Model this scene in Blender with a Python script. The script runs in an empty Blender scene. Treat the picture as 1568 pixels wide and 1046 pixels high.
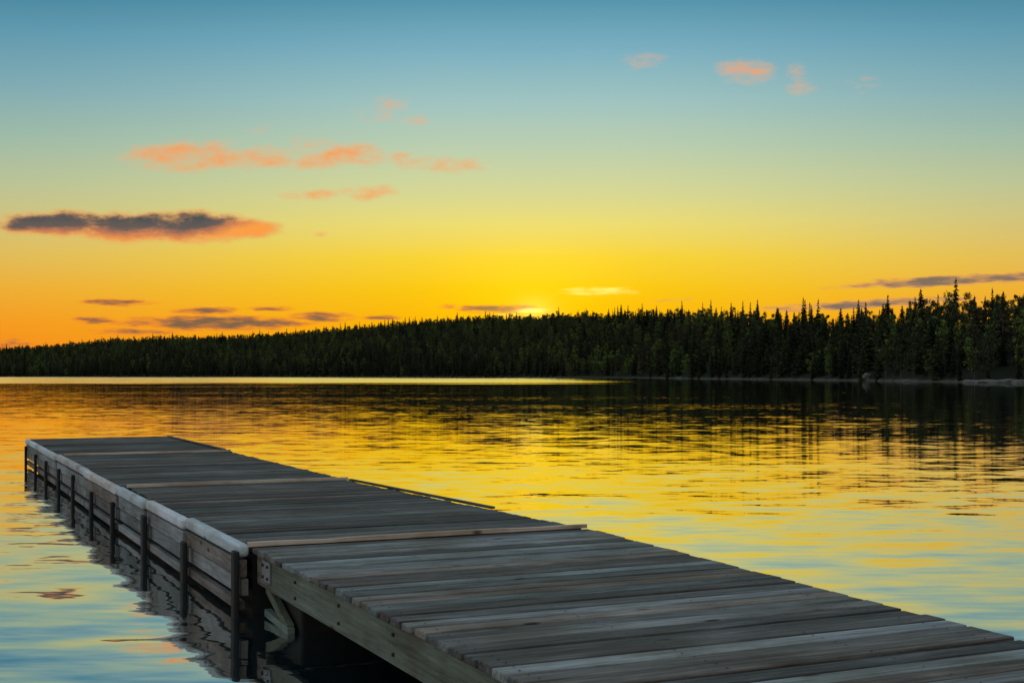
import bpy, bmesh, math, random
import numpy as np
from mathutils import Vector, Matrix
random.seed(7); rng=np.random.default_rng(7)
scene=bpy.context.scene
F=1979.0; CX=784.0; HY=574.0; CAMH=1.68

def lin(r,g,b):
    o=[]
    for c in (r,g,b):
        c/=255.0
        o.append(c/12.92 if c<=0.04045 else ((c+0.055)/1.055)**2.4)
    return (o[0],o[1],o[2],1.0)

class NT:
    def __init__(s,tree): s.t=tree; s.n=tree.nodes; s.l=tree.links
    def put(s,sock,v):
        if v is None: return
        if hasattr(v,'is_output') : s.l.new(v,sock)
        else: sock.default_value=v
    def math(s,op,a,b=None,c=None,clamp=False):
        n=s.n.new('ShaderNodeMath'); n.operation=op; n.use_clamp=clamp
        s.put(n.inputs[0],a); s.put(n.inputs[1],b); s.put(n.inputs[2],c)
        return n.outputs[0]
    def vmath(s,op,a,b=None,c=None):
        n=s.n.new('ShaderNodeVectorMath'); n.operation=op
        s.put(n.inputs[0],a); s.put(n.inputs[1],b); s.put(n.inputs[2],c)
        return n.outputs['Value'] if op in('DOT_PRODUCT','LENGTH') else n.outputs['Vector']
    def comb(s,x,y,z):
        n=s.n.new('ShaderNodeCombineXYZ'); s.put(n.inputs[0],x);s.put(n.inputs[1],y);s.put(n.inputs[2],z); return n.outputs[0]
    def sep(s,v):
        n=s.n.new('ShaderNodeSeparateXYZ'); s.put(n.inputs[0],v); return n.outputs
    def noise(s,v,scale,detail=3,rough=0.5,dist=0.0):
        n=s.n.new('ShaderNodeTexNoise'); s.put(n.inputs['Vector'],v); n.inputs['Scale'].default_value=scale
        n.inputs['Detail'].default_value=detail; n.inputs['Roughness'].default_value=rough; n.inputs['Distortion'].default_value=dist
        return n.outputs
    def ss(s,x,lo,hi,a=0.0,b=1.0):
        n=s.n.new('ShaderNodeMapRange'); n.interpolation_type='SMOOTHSTEP'
        s.put(n.inputs[0],x); s.put(n.inputs[1],lo); s.put(n.inputs[2],hi); n.inputs[3].default_value=a; n.inputs[4].default_value=b
        return n.outputs[0]
    def mix(s,f,a,b,mode='MIX'):
        n=s.n.new('ShaderNodeMix'); n.data_type='RGBA'; n.blend_type=mode
        s.put(n.inputs[0],f); s.put(n.inputs[6],a); s.put(n.inputs[7],b); return n.outputs[2]
    def ramp(s,f,stops,interp='LINEAR'):
        n=s.n.new('ShaderNodeValToRGB'); s.put(n.inputs[0],f); cr=n.color_ramp; cr.interpolation=interp
        while len(cr.elements)<len(stops): cr.elements.new(0.5)
        for e,(p,c) in zip(cr.elements,stops): e.position=p; e.color=c
        return n.outputs[0]

# ------------------------------------------------------------------ world
SUN_AZ=math.atan((815-CX)/F); SUN_EL=math.radians(1.9)
w=bpy.data.worlds.new('World'); scene.world=w; w.use_nodes=True
w.node_tree.nodes.clear(); W=NT(w.node_tree)
tc=W.n.new('ShaderNodeTexCoord').outputs['Generated']
x,y,z=W.sep(tc)
hor=W.math('SQRT',W.math('ADD',W.math('MULTIPLY',x,x),W.math('MULTIPLY',y,y)))
hor=W.math('MAXIMUM',hor,0.001)
E=W.math('DIVIDE',z,hor)
Et=W.math('DIVIDE',E,0.6,clamp=True)
def P(py): return max(0.0,(HY-py)/F/0.6)
ZEN=lin(146,164,182)
center=W.ramp(Et,[(0,lin(246,150,6)),(P(490),lin(250,182,4)),(P(440),lin(249,200,12)),(P(395),lin(248,212,50)),(P(345),lin(236,220,112)),
  (P(300),lin(216,216,146)),(P(230),lin(188,207,174)),(P(160),lin(160,196,192)),(P(80),lin(124,176,193)),(P(0),lin(84,148,172)),(0.66,lin(80,135,165)),(1,ZEN)])
side=W.ramp(Et,[(0,lin(245,130,22)),(P(500),lin(244,154,34)),(P(450),lin(236,173,56)),(P(400),lin(222,187,94)),(P(350),lin(204,192,128)),
  (P(300),lin(184,193,150)),(P(230),lin(154,184,168)),(P(160),lin(124,168,178)),(P(80),lin(92,150,172)),(P(0),lin(52,122,150)),(0.66,lin(75,130,160)),(1,ZEN)])
back=W.ramp(Et,[(0,lin(192,178,170)),(0.3,lin(190,191,191)),(1,lin(166,180,194))])
az=W.math('ARCTAN2',x,y)
daz=W.math('ABSOLUTE',W.math('SUBTRACT',az,SUN_AZ))
f1=W.ss(daz,0.03,0.46)
sky=W.mix(f1,center,side)
f2=W.ss(daz,0.8,1.9)
sky=W.mix(f2,sky,back)
# clouds, in direction space (tangent of azimuth / elevation); grouped into fields
ys=W.math('MAXIMUM',y,0.02)
A=W.math('DIVIDE',x,ys); Ev=W.math('DIVIDE',z,ys)
front=W.ss(y,0.05,0.3)
AE=W.comb(A,Ev,0.0)
n1=W.noise(W.vmath('MULTIPLY',AE,(38.0,90.0,1)),1.0,5,0.66)
n2=W.noise(W.vmath('MULTIPLY',AE,(45.0,260.0,1)),1.0,3,0.6)
N1=W.math('SUBTRACT',n1[0],0.5); N2=W.math('SUBTRACT',n2[0],0.5)
def field(blobs):
    cur=None
    for (px,py,hw,hh,bias) in blobs:
        sx=F/hw; sy=F/hh; a0=(px-CX)/F; e0=(HY-py)/F
        v=W.vmath('MULTIPLY_ADD',AE,(sx,sy,0),(-a0*sx,-e0*sy,0))
        r=W.math('SUBTRACT',bias,W.vmath('DOT_PRODUCT',v,v))
        cur=r if cur is None else W.math('MAXIMUM',cur,r)
    return cur
up=field([(280,238,80,24,1.35),(340,243,60,16,1.3),(408,240,46,15,1.4),(490,245,46,15,1.2),(535,238,56,19,1.3),(480,218,44,14,0.7),(640,252,40,12,1.0),(685,253,62,12,1.1),(612,240,24,9,0.9),(560,295,44,12,1.15),(482,299,50,9,0.9),(595,168,66,22,0.35),(630,186,40,10,0.4),(392,198,20,10,0.6),(205,243,50,12,0.6),(735,255,18,14,0.6),(490,359,12,5,0.8),
          (1140,110,44,19,1.0),(1222,113,18,14,0.9),(1228,138,30,12,0.7),(985,95,44,14,0.5),(1325,128,32,16,0.3)])
m=W.math('ADD',up,W.math('MULTIPLY',N1,4.6))
mask=W.math('MULTIPLY',W.ss(m,-0.5,2.3,0.0,0.95),front)
sky=W.mix(mask,sky,W.mix(mask,lin(236,178,122),lin(248,156,82)))
# big dark bar with lit underside
bar=field([(95,343,100,20,1.1),(200,349,125,23,1.1),(300,348,90,25,1.1),(375,351,64,19,0.9)])
m=W.math('ADD',bar,W.math('MULTIPLY',N1,2.0))
mask=W.math('MULTIPLY',W.ss(m,-0.3,0.7),front)
t=W.math('MULTIPLY_ADD',Ev,F/22.0,-(HY-347)/22.0)
t=W.math('ADD',t,W.math('MULTIPLY',W.ss(A,(40-CX)/F,(300-CX)/F),0.25))
t=W.math('ADD',t,W.math('MULTIPLY',N1,1.2))
t=W.math('SUBTRACT',t,W.math('MULTIPLY',W.ss(A,(290-CX)/F,(400-CX)/F),1.3))
bc=W.ramp(W.math('MULTIPLY_ADD',t,0.4,0.5),[(0.14,lin(250,158,70)),(0.36,lin(205,128,84)),(0.54,lin(104,92,86)),(0.85,lin(74,80,82))])
edge=W.ss(m,0.0,0.9)
bc=W.mix(edge,lin(236,164,92),bc)
sky=W.mix(mask,sky,bc)
# low streaks
low=field([(175,463,66,7,0.9),(145,490,46,7,0.8),(330,495,170,13,1.1),(315,476,64,8,0.9),(415,473,46,6,0.8),(490,486,62,10,0.9),(200,508,90,8,0.7),
          (585,487,36,5,0.9),(762,473,82,8,0.9),(686,470,24,7,0.6),(20,527,50,10,0.6)])
m=W.math('ADD',low,W.math('MULTIPLY',N2,2.2))
mask=W.math('MULTIPLY',W.ss(m,-0.1,0.8,0.0,0.94),front)
sky=W.mix(mask,sky,W.mix(W.ss(m,0.2,1.2),lin(240,138,44),lin(112,92,74)))
# right slanting streaks
At=W.math('SUBTRACT',Ev,W.math('MULTIPLY',A,0.05)); 
oldAE=AE
AE=W.comb(A,At,0.0)
def tb(px,py,t): return py+(px-CX)*t
rt=field([(1440,tb(1440,431,0.05),180,10,1.0),(1560,tb(1560,424,0.05),90,9,1.0),(1330,tb(1330,466,0.05),200,9,0.9),(1040,tb(1040,459,0.05),64,4,0.4)])
AE=oldAE
m=W.math('ADD',rt,W.math('MULTIPLY',N2,2.0))
mask=W.math('MULTIPLY',W.ss(m,0.0,0.7,0.0,0.92),front)
sky=W.mix(mask,sky,W.mix(W.ss(m,0.25,1.1),lin(226,158,88),lin(112,102,96)))
# bright lit streak near the sun
br=field([(915,446,70,8,1.0),(815,476,34,5,1.1),(775,483,36,4,0.7)])
m=W.math('ADD',br,W.math('MULTIPLY',N2,3.2))
mask=W.math('MULTIPLY',W.ss(m,0.0,1.6,0.0,0.92),front)
sky=W.mix(mask,sky,lin(255,244,118))
# sun glow
v=W.vmath('MULTIPLY_ADD',AE,(1,1.35,0),(-(818-CX)/F,-1.35*(HY-480)/F,0))
r2=W.vmath('DOT_PRODUCT',v,v)
g=W.math('MULTIPLY',W.math('EXPONENT',W.math('MULTIPLY',r2,-1/(0.06**2))),front)
g2=W.math('MULTIPLY',W.math('EXPONENT',W.math('MULTIPLY',r2,-1/(0.014**2))),front)
sky=W.mix(g,sky,(0.20,0.13,0.0,1),'ADD')
sky=W.mix(g2,sky,(0.25,0.20,0.06,1),'ADD')
bg=W.n.new('ShaderNodeBackground'); W.put(bg.inputs[0],sky); bg.inputs[1].default_value=1.0
st=W.n.new('ShaderNodeTexSky'); st.sky_type='NISHITA'; st.sun_disc=False; st.sun_elevation=SUN_EL; st.sun_rotation=SUN_AZ
bg2=W.n.new('ShaderNodeBackground'); W.l.new(st.outputs[0],bg2.inputs[0]); bg2.inputs[1].default_value=0.0006
add=W.n.new('ShaderNodeAddShader'); W.l.new(bg.outputs[0],add.inputs[0]); W.l.new(bg2.outputs[0],add.inputs[1])
out=W.n.new('ShaderNodeOutputWorld'); W.l.new(add.outputs[0],out.inputs[0])
w.cycles.sampling_method='MANUAL'; w.cycles.sample_map_resolution=512

sd=bpy.data.lights.new('sun','SUN'); sd.energy=0.5; sd.angle=math.radians(0.5); sd.color=(1.0,0.5,0.2)
so=bpy.data.objects.new('sun',sd); scene.collection.objects.link(so)
dirv=Vector((-math.sin(SUN_AZ)*math.cos(SUN_EL),-math.cos(SUN_AZ)*math.cos(SUN_EL),-math.sin(SUN_EL)))
so.rotation_euler=dirv.to_track_quat('-Z','Y').to_euler(); so.location=(0,0,60)

# ------------------------------------------------------------------ helpers
def newmat(name):
    m=bpy.data.materials.new(name); m.use_nodes=True; m.node_tree.nodes.clear(); return m,NT(m.node_tree)
def finish(N,shader):
    o=N.n.new('ShaderNodeOutputMaterial'); N.l.new(shader,o.inputs[0])
def principled(N,col,rough,normal=None,spec=0.5,metal=0.0):
    p=N.n.new('ShaderNodeBsdfPrincipled'); N.put(p.inputs['Base Color'],col); N.put(p.inputs['Roughness'],rough)
    p.inputs['Specular IOR Level'].default_value=spec; p.inputs['Metallic'].default_value=metal
    if normal is not None: N.put(p.inputs['Normal'],normal)
    return p.outputs[0]
def bump(N,h,dist,strength=1.0):
    b=N.n.new('ShaderNodeBump'); b.inputs['Distance'].default_value=dist; b.inputs['Strength'].default_value=strength; N.put(b.inputs['Height'],h); return b.outputs[0]
def meshobj(name,verts,faces,mat=None,parent=None,smooth=False):
    me=bpy.data.meshes.new(name); me.from_pydata([tuple(v) for v in verts],[],faces); me.update()
    if smooth: me.polygons.foreach_set('use_smooth',[True]*len(me.polygons))
    o=bpy.data.objects.new(name,me); scene.collection.objects.link(o)
    if mat: me.materials.append(mat)
    if parent: o.parent=parent
    return o

# ------------------------------------------------------------------ water
wm,N=newmat('lake_water_mat')
geo=N.n.new('ShaderNodeNewGeometry'); pos=geo.outputs['Position']
px_,py_,pz_=N.sep(pos)
def wav(sx,sy,amp,detail,off,rot=0.0,ax=0.5):
    c,s=math.cos(rot),math.sin(rot)
    xr=N.math('ADD',N.math('MULTIPLY',px_,c*sx),N.math('MULTIPLY',py_,s*sx))
    yr=N.math('ADD',N.math('MULTIPLY',px_,-s*sy),N.math('MULTIPLY',py_,c*sy))
    o=N.noise(N.comb(xr,yr,off),1.0,detail,0.5)
    v=N.vmath('SUBTRACT',o[1],(0.5,0.5,0.5))
    return N.vmath('MULTIPLY',v,(amp*ax,amp,0.0))
def scale(v,f):
    sc=N.n.new('ShaderNodeVectorMath'); sc.operation='SCALE'; N.put(sc.inputs[0],v); N.put(sc.inputs[3],f); return sc.outputs[0]
big=N.noise(N.comb(N.math('MULTIPLY',px_,0.03),N.math('MULTIPLY',py_,0.07),1.0),1.0,2)[0]
patch=N.ss(big,0.35,0.65,0.65,1.3)
nearf=N.ss(py_,8.0,24.0,2.8,1.0)
s1=scale(wav(0.9,2.0,0.044,1,0.0,0.12,0.35),nearf)
s2=wav(2.6,8.0,0.060,2,5.0,-0.05,0.2)
s3=wav(0.35,0.8,0.020,2,9.0,0.0,0.25)
sl=N.vmath('ADD',N.vmath('ADD',s1,s2),s3)
sl=scale(sl,patch)
# wind-ruffled band on the open far water (short steep wavelets, lee faces hidden)
bn=N.noise(N.comb(N.math('MULTIPLY',px_,0.010),N.math('MULTIPLY',py_,0.035),4.0),1.0,4,0.6)[0]
bd=N.math('ADD',py_,N.math('MULTIPLY',N.math('SUBTRACT',bn,0.5),300.0))
band=N.ss(bd,215.0,310.0)
bx=N.math('DIVIDE',px_,N.math('MAXIMUM',py_,1.0))
band=N.math('MULTIPLY',band,N.ss(bx,0.02,0.14,1.0,0.0))
band=N.math('MULTIPLY',band,N.ss(bn,0.30,0.6,0.3,1.0))
sl=N.vmath('ADD',sl,N.comb(0.0,N.math('MULTIPLY',band,-0.065),0.0))
nrm=N.vmath('NORMALIZE',N.vmath('ADD',sl,(0,0,1)))
gl=N.n.new('ShaderNodeBsdfGlossy'); gl.inputs['Color'].default_value=(0.94,0.94,0.91,1); gl.inputs['Roughness'].default_value=0.02; N.put(gl.inputs['Normal'],nrm)
df=N.n.new('ShaderNodeBsdfDiffuse'); df.inputs['Color'].default_value=(0.008,0.022,0.026,1)
lw=N.n.new('ShaderNodeLayerWeight'); lw.inputs['Blend'].default_value=0.5; N.put(lw.inputs['Normal'],nrm)
fac=N.math('POWER',lw.outputs['Facing'],1.5)
mx=N.n.new('ShaderNodeMixShader'); N.put(mx.inputs[0],fac); N.l.new(df.outputs[0],mx.inputs[1]); N.l.new(gl.outputs[0],mx.inputs[2])
finish(N,mx.outputs[0])
meshobj('lake_water',[(-3000,-400,0),(3000,-400,0),(3000,5000,0),(-3000,5000,0)],[(0,1,2,3)],wm)

# ------------------------------------------------------------------ hills
SX=[-1200,0,400,800,950,1100,1250,1400,1500,1568,1900,2700]
SS=[1150,1100,1000,860,680,520,400,320,285,265,230,210]
RX=[-1200,-300,0,80,160,250,330,400,480,560,640,700,800,900,1000,1100,1200,1300,1380,1450,1568,1700,2000,2700]
RY=[520,528,532,528,520,516,514,512,505,498,490,485,483,478,475,475,482,480,469,460,444,434,424,434]
def shore(p): return np.exp(np.interp(p,SX,np.log(SS)))
def crestoff(p): return np.clip(0.25*shore(p),75,230)
def ridge_h(p):
    S=shore(p)+crestoff(p); return (HY-np.interp(p,RX,RY))/F*S+CAMH
def treeh(p): return np.interp(p,[900,1300],[11.0,10.0])
def ground(p,r):
    Hc=np.maximum(ridge_h(p)-treeh(p),2.0)
    rr=np.clip(r,0,1)
    g=Hc*(rr*0.35+0.65*rr*rr*(3-2*rr))
    g=g-np.clip(r-1,0,1)*3
    return g+0.6*np.clip(r*20,0,1)
def depth(p,r): return shore(p)+crestoff(p)*r+ 4*np.sin(p*0.021)+3*np.sin(p*0.057+1)
ps=np.arange(-1200,2701,10.0); rs=[-0.03,0,0.015,0.04,0.08,0.15,0.25,0.4,0.55,0.7,0.85,1.0,1.2,1.6,2.5,4.0]
V=[];Fc=[]
for p in ps:
    for r in rs:
        d=depth(p,r); zz=-1.0 if r<0 else float(ground(p,r))
        V.append(((p-CX)/F*d,d,zz))
nr=len(rs)
for i in range(len(ps)-1):
    for j in range(nr-1):
        a=i*nr+j; Fc.append((a,a+nr,a+nr+1,a+1))
hm,N=newmat('forest_floor_mat')
g=N.n.new('ShaderNodeNewGeometry'); X,Y_,Z=N.sep(g.outputs['Position'])
nn=N.noise(g.outputs['Position'],0.25,5)[0]
zz=N.math('ADD',Z,N.math('MULTIPLY',nn,1.0))
bank=N.mix(nn,(0.12,0.105,0.08,1),(0.05,0.06,0.035,1))
col=N.mix(N.ss(zz,0.6,1.3),bank,(0.018,0.022,0.012,1))
finish(N,principled(N,col,0.95,spec=0.1))
meshobj('wooded_hills',V,Fc,hm,smooth=True)

# foliage mats
def folmat(name,stops):
    m,N=newmat(name)
    oi=N.n.new('ShaderNodeObjectInfo'); g=N.n.new('ShaderNodeNewGeometry')
    c=N.ramp(oi.outputs['Random'],stops)
    isl=g.outputs['Random Per Island']
    c=N.mix(1.0,c,N.ramp(isl,[(0,(0.35,0.35,0.35,1)),(1,(1.6,1.6,1.5,1))]),'MULTIPLY')
    d=N.n.new('ShaderNodeBsdfDiffuse'); N.put(d.inputs[0],c)
    finish(N,d.outputs[0]); return m
spm=folmat('spruce_needles',[(0,(0.016,0.019,0.012,1)),(0.5,(0.024,0.029,0.015,1)),(1,(0.038,0.046,0.02,1))])
dcm=folmat('aspen_leaves',[(0,(0.044,0.038,0.028,1)),(0.35,(0.05,0.053,0.026,1)),(0.75,(0.078,0.105,0.03,1)),(0.92,(0.12,0.17,0.038,1)),(1,(0.085,0.07,0.05,1))])
bkm,N=newmat('tree_bark'); finish(N,principled(N,(0.09,0.075,0.06,1),0.9))
treecol=bpy.data.collections.new('forest_tree_kinds')
def addtree(name,V,Fc,mi,leaf):
    me=bpy.data.meshes.new(name); me.from_pydata(V,[],Fc); me.materials.append(bkm); me.materials.append(leaf)
    me.polygons.foreach_set('material_index',mi); me.update()
    o=bpy.data.objects.new(name,me); treecol.objects.link(o)
def trunk(V,Fc,mi,h,r,n=4):
    b=len(V)
    for k in range(n): a=2*math.pi*k/n; V.append((r*math.cos(a),r*math.sin(a),-1.0))
    V.append((0,0,h)); 
    for k in range(n): Fc.append((b+k,b+(k+1)%n,b+n)); mi.append(0)
def spruce(name,seed,H,R,gap=0.0):
    rd=random.Random(seed); V=[];Fc=[];mi=[]
    trunk(V,Fc,mi,H,0.16)
    nl=22
    for i in range(nl):
        t=0.06+0.91*i/(nl-1)
        zc=H*t
        rr=R*((1-t)**0.7)*(0.75+0.4*rd.random())+0.14
        if t<0.15: rr*=0.6+2.6*t
        nb=8 if t<0.8 else 5
        for k in range(nb):
            if rd.random()<gap: continue
            a=2*math.pi*(k+rd.random()*0.8)/nb + i
            L=rr*(0.7+0.5*rd.random()); dz=-L*(0.25+0.3*rd.random()); wd=0.30*L+0.12
            ca,sa=math.cos(a),math.sin(a); zb=zc+rd.uniform(-.2,.2)
            b=len(V)
            V.append((0.02*ca,0.02*sa,zb+0.15)); V.append((ca*L*0.55-sa*wd,sa*L*0.55+ca*wd,zb+dz*0.7-0.2)); V.append((ca*L,sa*L,zb+dz)); V.append((ca*L*0.55+sa*wd,sa*L*0.55-ca*wd,zb+dz*0.7-0.2))
            Fc.append((b,b+1,b+2));Fc.append((b,b+2,b+3)); mi+= [1]*2
    b=len(V)
    for k in range(4): a=math.pi/2*k; V.append((0.14*math.cos(a),0.14*math.sin(a),H*0.93))
    V.append((0,0,H*1.03))
    for k in range(4): Fc.append((b+k,b+(k+1)%4,b+4)); mi.append(1)
    addtree(name,V,Fc,mi,spm)
def aspen(name,seed,H,R):
    rd=random.Random(seed); V=[];Fc=[];mi=[]
    trunk(V,Fc,mi,H*0.85,0.15)
    cl=[]
    for i in range(24):
        t=rd.uniform(0.25,0.95); rmax=R*math.sin(math.pi*min(1,(t-0.12)/0.92))**0.7
        a=rd.random()*6.28; q=rmax*math.sqrt(rd.random())*0.85
        cl.append((q*math.cos(a),q*math.sin(a),H*t,rd.uniform(0.55,1.1)))
        b=len(V); V.append((0,0,H*t-1.2)); V.append((0.07,0,H*t-1.3)); V.append((q*math.cos(a),q*math.sin(a),H*t)); Fc.append((b,b+1,b+2)); mi.append(0)
    for (cx,cy,cz,cr) in cl:
        for j in range(30):
            v=Vector((rd.gauss(0,1),rd.gauss(0,1),rd.gauss(0,1))); v.normalize(); v*=cr*(0.5+0.6*rd.random())
            c=Vector((cx,cy,cz))+v
            n=(v.normalized()+Vector((rd.uniform(-.6,.6),rd.uniform(-.6,.6),rd.uniform(-.3,.9)))).normalized()
            t1=n.orthogonal().normalized(); t2=n.cross(t1); s=rd.uniform(0.14,0.32)
            b=len(V)
            for (u,v_) in ((-s,-s*.7),(s*1.1,-s*.5),(s*.3,s)):
                V.append(tuple(c+t1*u+t2*v_))
            Fc.append((b,b+1,b+2)); mi.append(1)
    addtree(name,V,Fc,mi,dcm)
for i,(H,R,gp) in enumerate([(12,2.2,0.0),(13.5,1.9,0.05),(10.5,2.1,0.0),(14.0,1.7,0.15),(11,2.6,0.05)]): spruce('kind_a_spruce_%d'%i,i+1,H,R,gp)
for i,(H,R) in enumerate([(11,2.8),(12,2.6),(9.5,3.0),(10.5,2.4)]): aspen('kind_b_aspen_%d'%i,i+30,H,R)
pts=[];idx=[];rot=[];scl=[]
def clump(x,y): return math.sin(x*0.031+1.3)+math.sin(x*0.013+y*0.02)+0.7*math.sin(y*0.05+x*0.07)
p=-700.0
while p<2250:
    S=float(shore(p)); dp=4.0/S*F
    C=float(crestoff(p)); 
    nrow=int(C*1.3/5.5)
    for k in range(nrow+1):
        off=(3.0+k*5.5+random.uniform(-2.3,2.3))
        r=max(off,1.5)/C
        pp=p+random.uniform(-.5,.5)*dp
        d=float(depth(pp,r)); gx=(pp-CX)/F*d; gz=float(ground(pp,r))-0.2
        cl=clump(gx,d)
        pasp=0.2+0.5*min(1,r/0.45)+0.2*cl
        if r>0.9: pasp=0.6+0.15*cl
        pasp=min(max(pasp,0.08),0.85)
        if random.random()<pasp: ii=5+random.randrange(4); s=random.uniform(0.75,1.05)
        else:
            ii=random.randrange(5); s=random.uniform(0.55,0.92) if random.random()<0.78 else random.uniform(0.95,1.18)
        if pp>1150 and ii<5 and random.random()<0.06: s*=1.25
        if off<6: s*=random.uniform(0.55,0.9)
        pts.append((gx,d,gz)); idx.append(ii); rot.append((random.uniform(-.03,.03),random.uniform(-.03,.03),random.random()*6.28)); wv=s*random.uniform(0.9,1.15); scl.append((wv,wv,s))
    p+=dp
me=bpy.data.meshes.new('forest'); me.from_pydata(pts,[],[])
at=me.attributes.new('idx','INT','POINT'); at.data.foreach_set('value',idx)
at=me.attributes.new('rot','FLOAT_VECTOR','POINT'); at.data.foreach_set('vector',np.array(rot,dtype=np.float32).ravel())
at=me.attributes.new('scl','FLOAT_VECTOR','POINT'); at.data.foreach_set('vector',np.array(scl,dtype=np.float32).ravel())
fo=bpy.data.objects.new('forest',me); scene.collection.objects.link(fo)
ng=bpy.data.node_groups.new('forest_scatter','GeometryNodeTree')
ng.interface.new_socket('Geometry',in_out='INPUT',socket_type='NodeSocketGeometry'); ng.interface.new_socket('Geometry',in_out='OUTPUT',socket_type='NodeSocketGeometry')
gi=ng.nodes.new('NodeGroupInput'); go=ng.nodes.new('NodeGroupOutput')
ci=ng.nodes.new('GeometryNodeCollectionInfo'); ci.inputs['Collection'].default_value=treecol; ci.inputs['Separate Children'].default_value=True; ci.inputs['Reset Children'].default_value=True
ip=ng.nodes.new('GeometryNodeInstanceOnPoints'); ip.inputs['Pick Instance'].default_value=True
def na(nm,t):
    n=ng.nodes.new('GeometryNodeInputNamedAttribute'); n.data_type=t; n.inputs['Name'].default_value=nm
    return [o for o in n.outputs if o.enabled][0]
ng.links.new(gi.outputs[0],ip.inputs['Points']); ng.links.new(ci.outputs[0],ip.inputs['Instance'])
ng.links.new(na('idx','INT'),ip.inputs['Instance Index']); ng.links.new(na('rot','FLOAT_VECTOR'),ip.inputs['Rotation']); ng.links.new(na('scl','FLOAT_VECTOR'),ip.inputs['Scale'])
ng.links.new(ip.outputs[0],go.inputs[0])
md=fo.modifiers.new('scatter','NODES'); md.node_group=ng
print('TREES',len(pts))

# boulders at the shore
rm,N=newmat('boulder_stone'); tcn=N.n.new('ShaderNodeTexCoord').outputs['Object']; nn=N.noise(tcn,2.0,5)[0]
finish(N,principled(N,N.mix(nn,(0.05,0.047,0.04,1),(0.22,0.20,0.17,1)),0.9,bump(N,nn,0.1)))
from mathutils import noise as mn
def boulder(px,wd,ht,seed,inset=0.0,zl=0.1):
    d=float(depth(px,0))+inset; bm=bmesh.new(); bmesh.ops.create_icosphere(bm,subdivisions=3,radius=1)
    rd=random.Random(seed); o3=Vector((rd.random()*9,rd.random()*9,rd.random()*9))
    for v in bm.verts:
        k=1+0.35*mn.noise(v.co*1.3+o3)+0.12*mn.noise(v.co*4+o3)
        v.co=Vector((v.co.x*wd/2*k,v.co.y*wd/2*k,v.co.z*ht*k))
    me=bpy.data.meshes.new('shore_boulder'); bm.to_mesh(me); bm.free(); me.materials.append(rm)
    o=bpy.data.objects.new('shore_boulder',me); scene.collection.objects.link(o); o.location=((px-CX)/F*d,d-1.5,zl)
for a in [(1490,4.0,0.5,1),(1512,6.0,0.6,2),(1478,2.2,0.5,3),(1160,3,0.5,4),(1040,4,0.6,5),(1540,5,0.7,6),(1562,5,0.6,8),(1385,2,0.4,9)]: boulder(*a)
boulder(1325,2.4,1.0,7,2.5,1.3)
# ------------------------------------------------------------------ dock
dock=bpy.data.objects.new('wooden_dock',None); scene.collection.objects.link(dock)
dock.location=(-1.813,8.995,0.48); dock.rotation_euler=(0,0,math.radians(25.14))
def woodmat(name,axis,stops,rough=0.75,grain=1.0,spec=0.3,isl=0.22):
    m,N=newmat(name); tcn=N.n.new('ShaderNodeTexCoord').outputs['Object']; g=N.n.new('ShaderNodeNewGeometry')
    ri=g.outputs['Random Per Island']
    off=N.comb(N.math('MULTIPLY',ri,37.0),N.math('MULTIPLY',ri,91.0),N.math('MULTIPLY',ri,53.0))
    v=N.vmath('ADD',tcn,off)
    s=(1.8,38,38) if axis=='x' else (38,1.8,38)
    v1=N.vmath('MULTIPLY',v,s)
    gr=N.noise(v1,1.0,6,0.72,0.6)[0]
    s2=(1.3,6,6) if axis=='x' else (6,1.3,6)
    bl=N.noise(N.vmath('MULTIPLY',v,s2),1.0,4,0.6)[0]
    f=N.math('ADD',N.math('MULTIPLY',gr,0.62),N.math('MULTIPLY',bl,0.38))
    f=N.math('ADD',f,N.math('MULTIPLY',N.math('SUBTRACT',ri,0.5),isl))
    c=N.ramp(f,stops)
    r2=N.math('FRACT',N.math('MULTIPLY',ri,17.3))
    c=N.mix(1.0,c,N.ramp(r2,[(0,(1.20,0.95,0.76,1)),(0.35,(1,1,1,1)),(1,(0.88,1.02,1.05,1))]),'MULTIPLY')
    stn=N.noise(tcn,1.1,5,0.65)[0]
    c=N.mix(N.ss(stn,0.38,0.66),c,N.mix(1.0,c,(0.66,0.58,0.48,1),'MULTIPLY'))
    vo=N.n.new('ShaderNodeTexVoronoi'); N.put(vo.inputs['Vector'],N.vmath('MULTIPLY',v,(2.2,6,6) if axis=='x' else (6,2.2,6))); vo.inputs['Scale'].default_value=1.0
    kn=N.ss(vo.outputs['Distance'],0.04,0.15,1.0,0.0)
    c=N.mix(N.math('MULTIPLY',kn,0.9),c,(0.02,0.014,0.011,1))
    b=bump(N,gr,0.006,1.0)
    finish(N,principled(N,c,N.math('ADD',rough-0.15,N.math('MULTIPLY',bl,0.3)),b,spec)); return m
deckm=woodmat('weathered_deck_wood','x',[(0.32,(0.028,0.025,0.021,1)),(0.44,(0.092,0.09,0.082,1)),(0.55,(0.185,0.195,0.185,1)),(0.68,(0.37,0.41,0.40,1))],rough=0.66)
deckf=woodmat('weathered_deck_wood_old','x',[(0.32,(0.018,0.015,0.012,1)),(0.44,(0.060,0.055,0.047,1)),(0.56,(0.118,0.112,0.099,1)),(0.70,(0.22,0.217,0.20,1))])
fasm=woodmat('treated_fascia_wood','y',[(0.28,(0.055,0.07,0.06,1)),(0.5,(0.155,0.205,0.17,1)),(0.72,(0.28,0.34,0.29,1))])
sidm=woodmat('grey_side_board','y',[(0.28,(0.06,0.058,0.053,1)),(0.48,(0.20,0.20,0.192,1)),(0.68,(0.39,0.40,0.39,1))])
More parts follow.
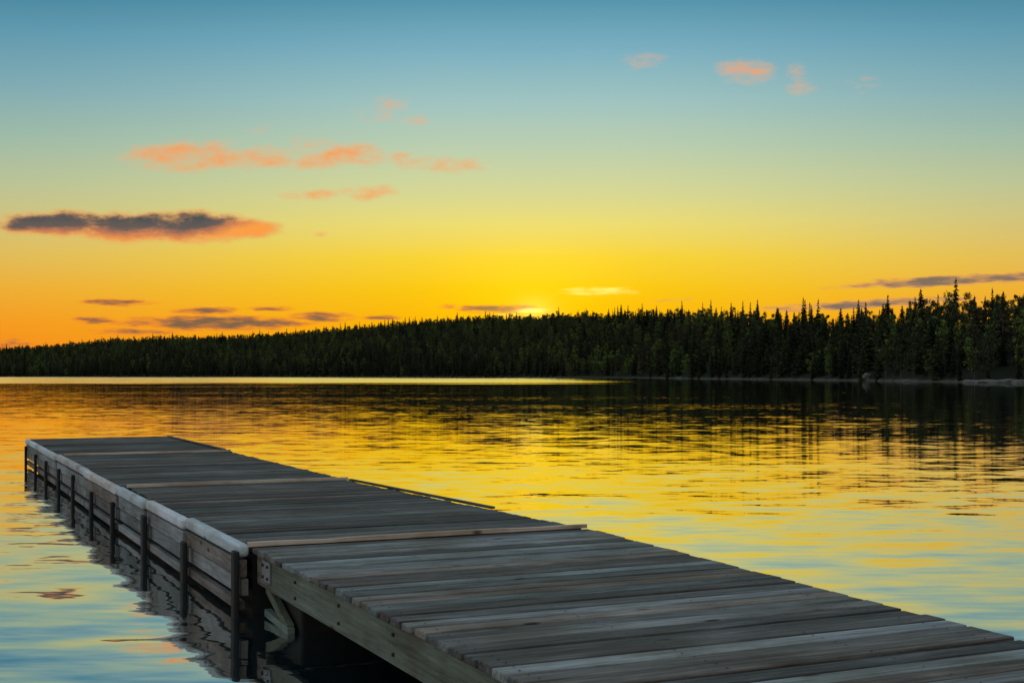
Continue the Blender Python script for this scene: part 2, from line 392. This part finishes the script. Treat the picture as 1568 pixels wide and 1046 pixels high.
railm=woodmat('bleached_rub_rail_wood','y',[(0.25,(0.18,0.18,0.17,1)),(0.42,(0.48,0.50,0.50,1)),(0.66,(0.74,0.78,0.80,1))],rough=0.6,spec=0.5)
darkm,N=newmat('black_timber_underdeck_shade'); tcn=N.n.new('ShaderNodeTexCoord').outputs['Object']; nn=N.noise(N.vmath('MULTIPLY',tcn,(8,8,1.5)),1,4)[0]
finish(N,principled(N,N.mix(nn,(0.005,0.005,0.005,1),(0.03,0.027,0.022,1)),0.7,bump(N,nn,0.01),0.3))  # black for the posts; under the deck the colour stands in for shade
stripm=woodmat('seam_strip_wood','x',[(0.25,(0.25,0.22,0.17,1)),(0.44,(0.48,0.45,0.38,1)),(0.68,(0.68,0.65,0.58,1))],isl=0.0)
galv,N=newmat('galvanised_steel'); tcn=N.n.new('ShaderNodeTexCoord').outputs['Object']; nn=N.noise(tcn,30,3)[0]
finish(N,principled(N,N.mix(nn,(0.18,0.20,0.21,1),(0.35,0.38,0.39,1)),0.5,metal=0.6))
rust,N=newmat('rusty_screw'); finish(N,principled(N,(0.02,0.015,0.012,1),0.7))

class B:
    def __init__(s): s.v=[]; s.f=[]
    def hexa(s,pts):
        b=len(s.v); s.v+=pts
        for q in ((0,3,2,1),(4,5,6,7),(0,1,5,4),(1,2,6,5),(2,3,7,6),(3,0,4,7)): s.f.append(tuple(b+i for i in q))
    def box(s,x0,x1,y0,y1,z0,z1): s.hexa([(x0,y0,z0),(x1,y0,z0),(x1,y1,z0),(x0,y1,z0),(x0,y0,z1),(x1,y0,z1),(x1,y1,z1),(x0,y1,z1)])
    def make(s,name,mat,bev=0.005,seg=2):
        o=meshobj(name,s.v,s.f,mat,dock)
        if bev:
            m=o.modifiers.new('bevel','BEVEL'); m.width=bev; m.segments=seg; m.limit_method='ANGLE'
        return o
PW=0.138; GAP=0.018
def planks(name,y0,y1,xl,xr,mat,zoff=0.0,jl=0.011):
    b=B(); n=int(round((y1-y0)/(PW+GAP))); pw=(y1-y0)/n
    for i in range(n):
        ya=y0+i*pw+GAP/2+random.uniform(-.003,.003); yb=y0+(i+1)*pw-GAP/2+random.uniform(-.003,.003)
        l=xl((ya+yb)/2)+random.uniform(-jl,jl); r=xr((ya+yb)/2)+random.uniform(-jl,jl)
        zt=zoff+random.uniform(-.004,.004); tw=random.uniform(-.003,.003); sk=random.uniform(-.003,.003)
        zs=-0.038+zoff
        b.hexa([(l,ya,zs),(r,ya+sk,zs),(r,yb+sk,zs),(l,yb,zs),(l,ya,zt-tw),(r,ya+sk,zt+tw),(r,yb+sk,zt+tw*.5),(l,yb,zt+tw)])
    return b.make(name,mat,0.007,2)
def lerp(x,x0,x1,a,b): return a+(b-a)*(x-x0)/(x1-x0)
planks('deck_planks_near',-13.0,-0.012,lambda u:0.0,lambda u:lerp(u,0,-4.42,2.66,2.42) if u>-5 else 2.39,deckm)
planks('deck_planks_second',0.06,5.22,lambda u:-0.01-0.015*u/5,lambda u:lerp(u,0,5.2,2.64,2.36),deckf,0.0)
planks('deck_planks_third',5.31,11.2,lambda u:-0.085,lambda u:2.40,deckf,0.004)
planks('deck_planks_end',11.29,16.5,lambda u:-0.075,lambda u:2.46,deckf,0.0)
def strip(name,yc,x0,x1,w_,h,z0,mat,wob=0.006,n=14):
    b=B(); px=[x0+(x1-x0)*i/n for i in range(n+1)]; off=[(random.uniform(-wob,wob),random.uniform(0,wob)) for _ in px]
    vs=[]
    for X,(o1,o2) in zip(px,off): vs.append([(X,yc-w_/2+o1,z0),(X,yc+w_/2+o1,z0),(X,yc+w_/2+o1,z0+h+o2),(X,yc-w_/2+o1,z0+h+o2)])
    for q in vs: b.v+=q
    for i in range(n):
        a=i*4; c=a+4
        for k in range(4): b.f.append((a+k,c+k,c+(k+1)%4,a+(k+1)%4))
    b.f.append((0,1,2,3)); b.f.append((n*4+3,n*4+2,n*4+1,n*4))
    return b.make(name,mat,0.003,1)
strip('seam_strip_1',0.028,-0.02,2.66,0.030,0.028,0.0,stripm,0.008)
strip('seam_board_1',0.10,0.6,2.0,0.05,0.014,0.004,deckf,0.004)
strip('seam_strip_2',5.265,-0.05,2.40,0.036,0.03,0.0,stripm)
strip('seam_strip_3',11.245,-0.05,2.42,0.036,0.03,0.0,stripm)
b=B(); b.hexa([(2.54,1.6,0.005),(2.59,1.6,0.005),(2.40,5.1,0.005),(2.35,5.1,0.005),(2.54,1.6,0.026),(2.59,1.6,0.026),(2.40,5.1,0.026),(2.35,5.1,0.026)]); 
b.box(2.38,2.43,11.6,16.45,0.006,0.03); b.make('edge_lip',deckf,0.006)
b=B(); b.box(0.035,0.075,-13,-0.30,-0.255,-0.042); b.box(2.30,2.34,-13,-0.02,-0.235,-0.042); b.make('fascia_board',fasm,0.004)
b=B()
for yy in np.arange(-12.8,-0.3,0.6): b.box(0.08,2.29,yy,yy+0.04,-0.22,-0.042)
b.make('joists',darkm,0)  # inner timbers coloured black to paint the shade under the deck
b=B(); b.box(0.035,0.08,-0.298,-0.02,-0.25,-0.044); b.make('corner_block',sidm,0.004)
b=B(); b.box(0.022,0.034,-0.40,-0.20,-0.20,-0.06); b.make('corner_bracket_plate',galv,0.002)
b=B()
for (yy,zz) in ((-0.36,-0.09),(-0.24,-0.09),(-0.36,-0.17),(-0.24,-0.17),(-1.0,-0.1),(-1.0,-0.2),(-1.9,-0.1),(-1.9,-0.2),(-2.8,-0.1),(-2.8,-0.2)):
    n=8; bb=len(b.v)
    X0=0.022 if yy>-0.5 else 0.035
    for k in range(n): a=2*math.pi*k/n; b.v.append((X0,yy+0.011*math.cos(a),zz+0.011*math.sin(a)))
    for k in range(n): a=2*math.pi*k/n; b.v.append((X0-0.012,yy+0.009*math.cos(a),zz+0.009*math.sin(a)))
    for k in range(n): b.f.append((bb+k,bb+(k+1)%n,bb+n+(k+1)%n,bb+n+k))
    b.f.append(tuple(bb+n+k for k in range(n)))
b.make('bolts',rust,0)
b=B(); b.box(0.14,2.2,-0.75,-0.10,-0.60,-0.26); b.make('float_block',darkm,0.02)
b=B()
def beam(y0,z0,y1,z1,th,x0,x1):
    d=Vector((y1-y0,z1-z0)); d.normalize(); n=Vector((-d.y,d.x))*th/2
    P4=[(y0-n.x,z0-n.y),(y1-n.x,z1-n.y),(y1+n.x,z1+n.y),(y0+n.x,z0+n.y)]
    b.hexa([(x0,a,c) for a,c in P4]+[(x1,a,c) for a,c in P4])
beam(-0.12,-0.27,-0.66,-0.46,0.06,0.07,0.12); beam(-0.10,-0.44,-0.70,-0.47,0.05,0.065,0.115)
b.make('diagonal_brace',fasm,0.004)
b=B()
segs=[(0.0,1.85),(1.86,3.6),(3.61,5.24),(5.27,7.9),(7.91,9.6),(9.61,11.2),(11.25,13.9),(13.91,16.5)]
for i,(a,c) in enumerate(segs):
    jx=random.uniform(-.008,.008); jz=random.uniform(-.008,.008)
    sft=-0.08*min(1,a/5.0)
    b.box(-0.105+jx+sft,-0.02+sft+jx,a,c,-0.07+jz,0.022+jz)
b.make('rub_rail',railm,0.028,4)
b=B()
for i,(a,c) in enumerate(segs):
    sft=-0.08*min(1,a/5.0); j=random.uniform(-.006,.006)
    b.box(-0.085+sft+j,-0.03+sft+j,a+.004,c-.004,-0.205,-0.085)
    b.box(-0.07+sft+j,-0.02+sft+j,a+.004,c-.004,-0.335,-0.218)
b.make('side_boards',sidm,0.005)
b=B()
for i,(a,c) in enumerate(segs):
    sft=-0.08*min(1,a/5.0)
    b.box(-0.09+sft,-0.03+sft,a+.06,c-.06,-0.44,-0.375)
b.make('lower_waler',sidm,0.006)
b=B(); b.box(0.03,2.3,0.1,16.35,-0.7,-0.05); b.make('float_body',darkm,0.01)  # closes the see-through underside; its black colour stands in for shade
b=B()
for u in [0.02,1.75,3.5,5.3,7.1,8.9,10.7,12.5,14.3,16.2]:
    sft=-0.08*min(1,u/5.0); wd=random.uniform(0.045,0.065); jy=random.uniform(-.05,.05) if u>1 else 0; tz=random.uniform(-0.19,-0.10)
    b.box(-0.13+sft,-0.088+sft,u+jy-wd,u+jy+wd,-1.2,tz if u>0.1 else -0.02)
b.make('side_posts',darkm,0.012)
b=B(); b.box(-0.10,2.46,16.505,16.55,-0.25,0.012); b.make('end_board',sidm,0.006)
b=B(); b.hexa([(2.60,0.05,-0.25),(2.64,0.05,-0.25),(2.35,5.2,-0.25),(2.31,5.2,-0.25),(2.60,0.05,-0.042),(2.64,0.05,-0.042),(2.35,5.2,-0.042),(2.31,5.2,-0.042)])
b.box(2.34,2.38,5.3,16.5,-0.25,-0.042); b.make('right_side_board',sidm,0.004)
b=B()
def screws(y0,y1,cols):
    n=int(round((y1-y0)/(PW+GAP))); pw=(y1-y0)/n
    for i in range(n):
        for X in cols:
            for fy in (0.25,0.75):
                if random.random()<0.1: continue
                cx=X+random.uniform(-.012,.012); cy=y0+(i+fy)*pw+random.uniform(-.008,.008); bb=len(b.v)
                for k in range(6): a=math.pi/3*k; b.v.append((cx+0.007*math.cos(a),cy+0.007*math.sin(a),0.006))
                b.v.append((cx,cy,0.008))
                for k in range(6): b.f.append((bb+k,bb+(k+1)%6,bb+6))
screws(-13.0,-0.012,(0.07,0.85,1.6,2.25)); screws(0.06,5.22,(0.07,0.85,1.6,2.25)); b.make('deck_screws',rust,0)

# ------------------------------------------------------------------ camera
cd=bpy.data.cameras.new('camera'); cam=bpy.data.objects.new('camera',cd); scene.collection.objects.link(cam)
cd.sensor_width=36; cd.lens=F/1568*36; cd.shift_y=(HY-523)/1568.0; cd.clip_end=12000; cd.clip_start=0.05
cam.location=(0,0,CAMH); cam.rotation_euler=(math.radians(90),0,0)
scene.camera=cam
scene.view_settings.view_transform='Standard'; scene.view_settings.look='None'; scene.view_settings.exposure=0
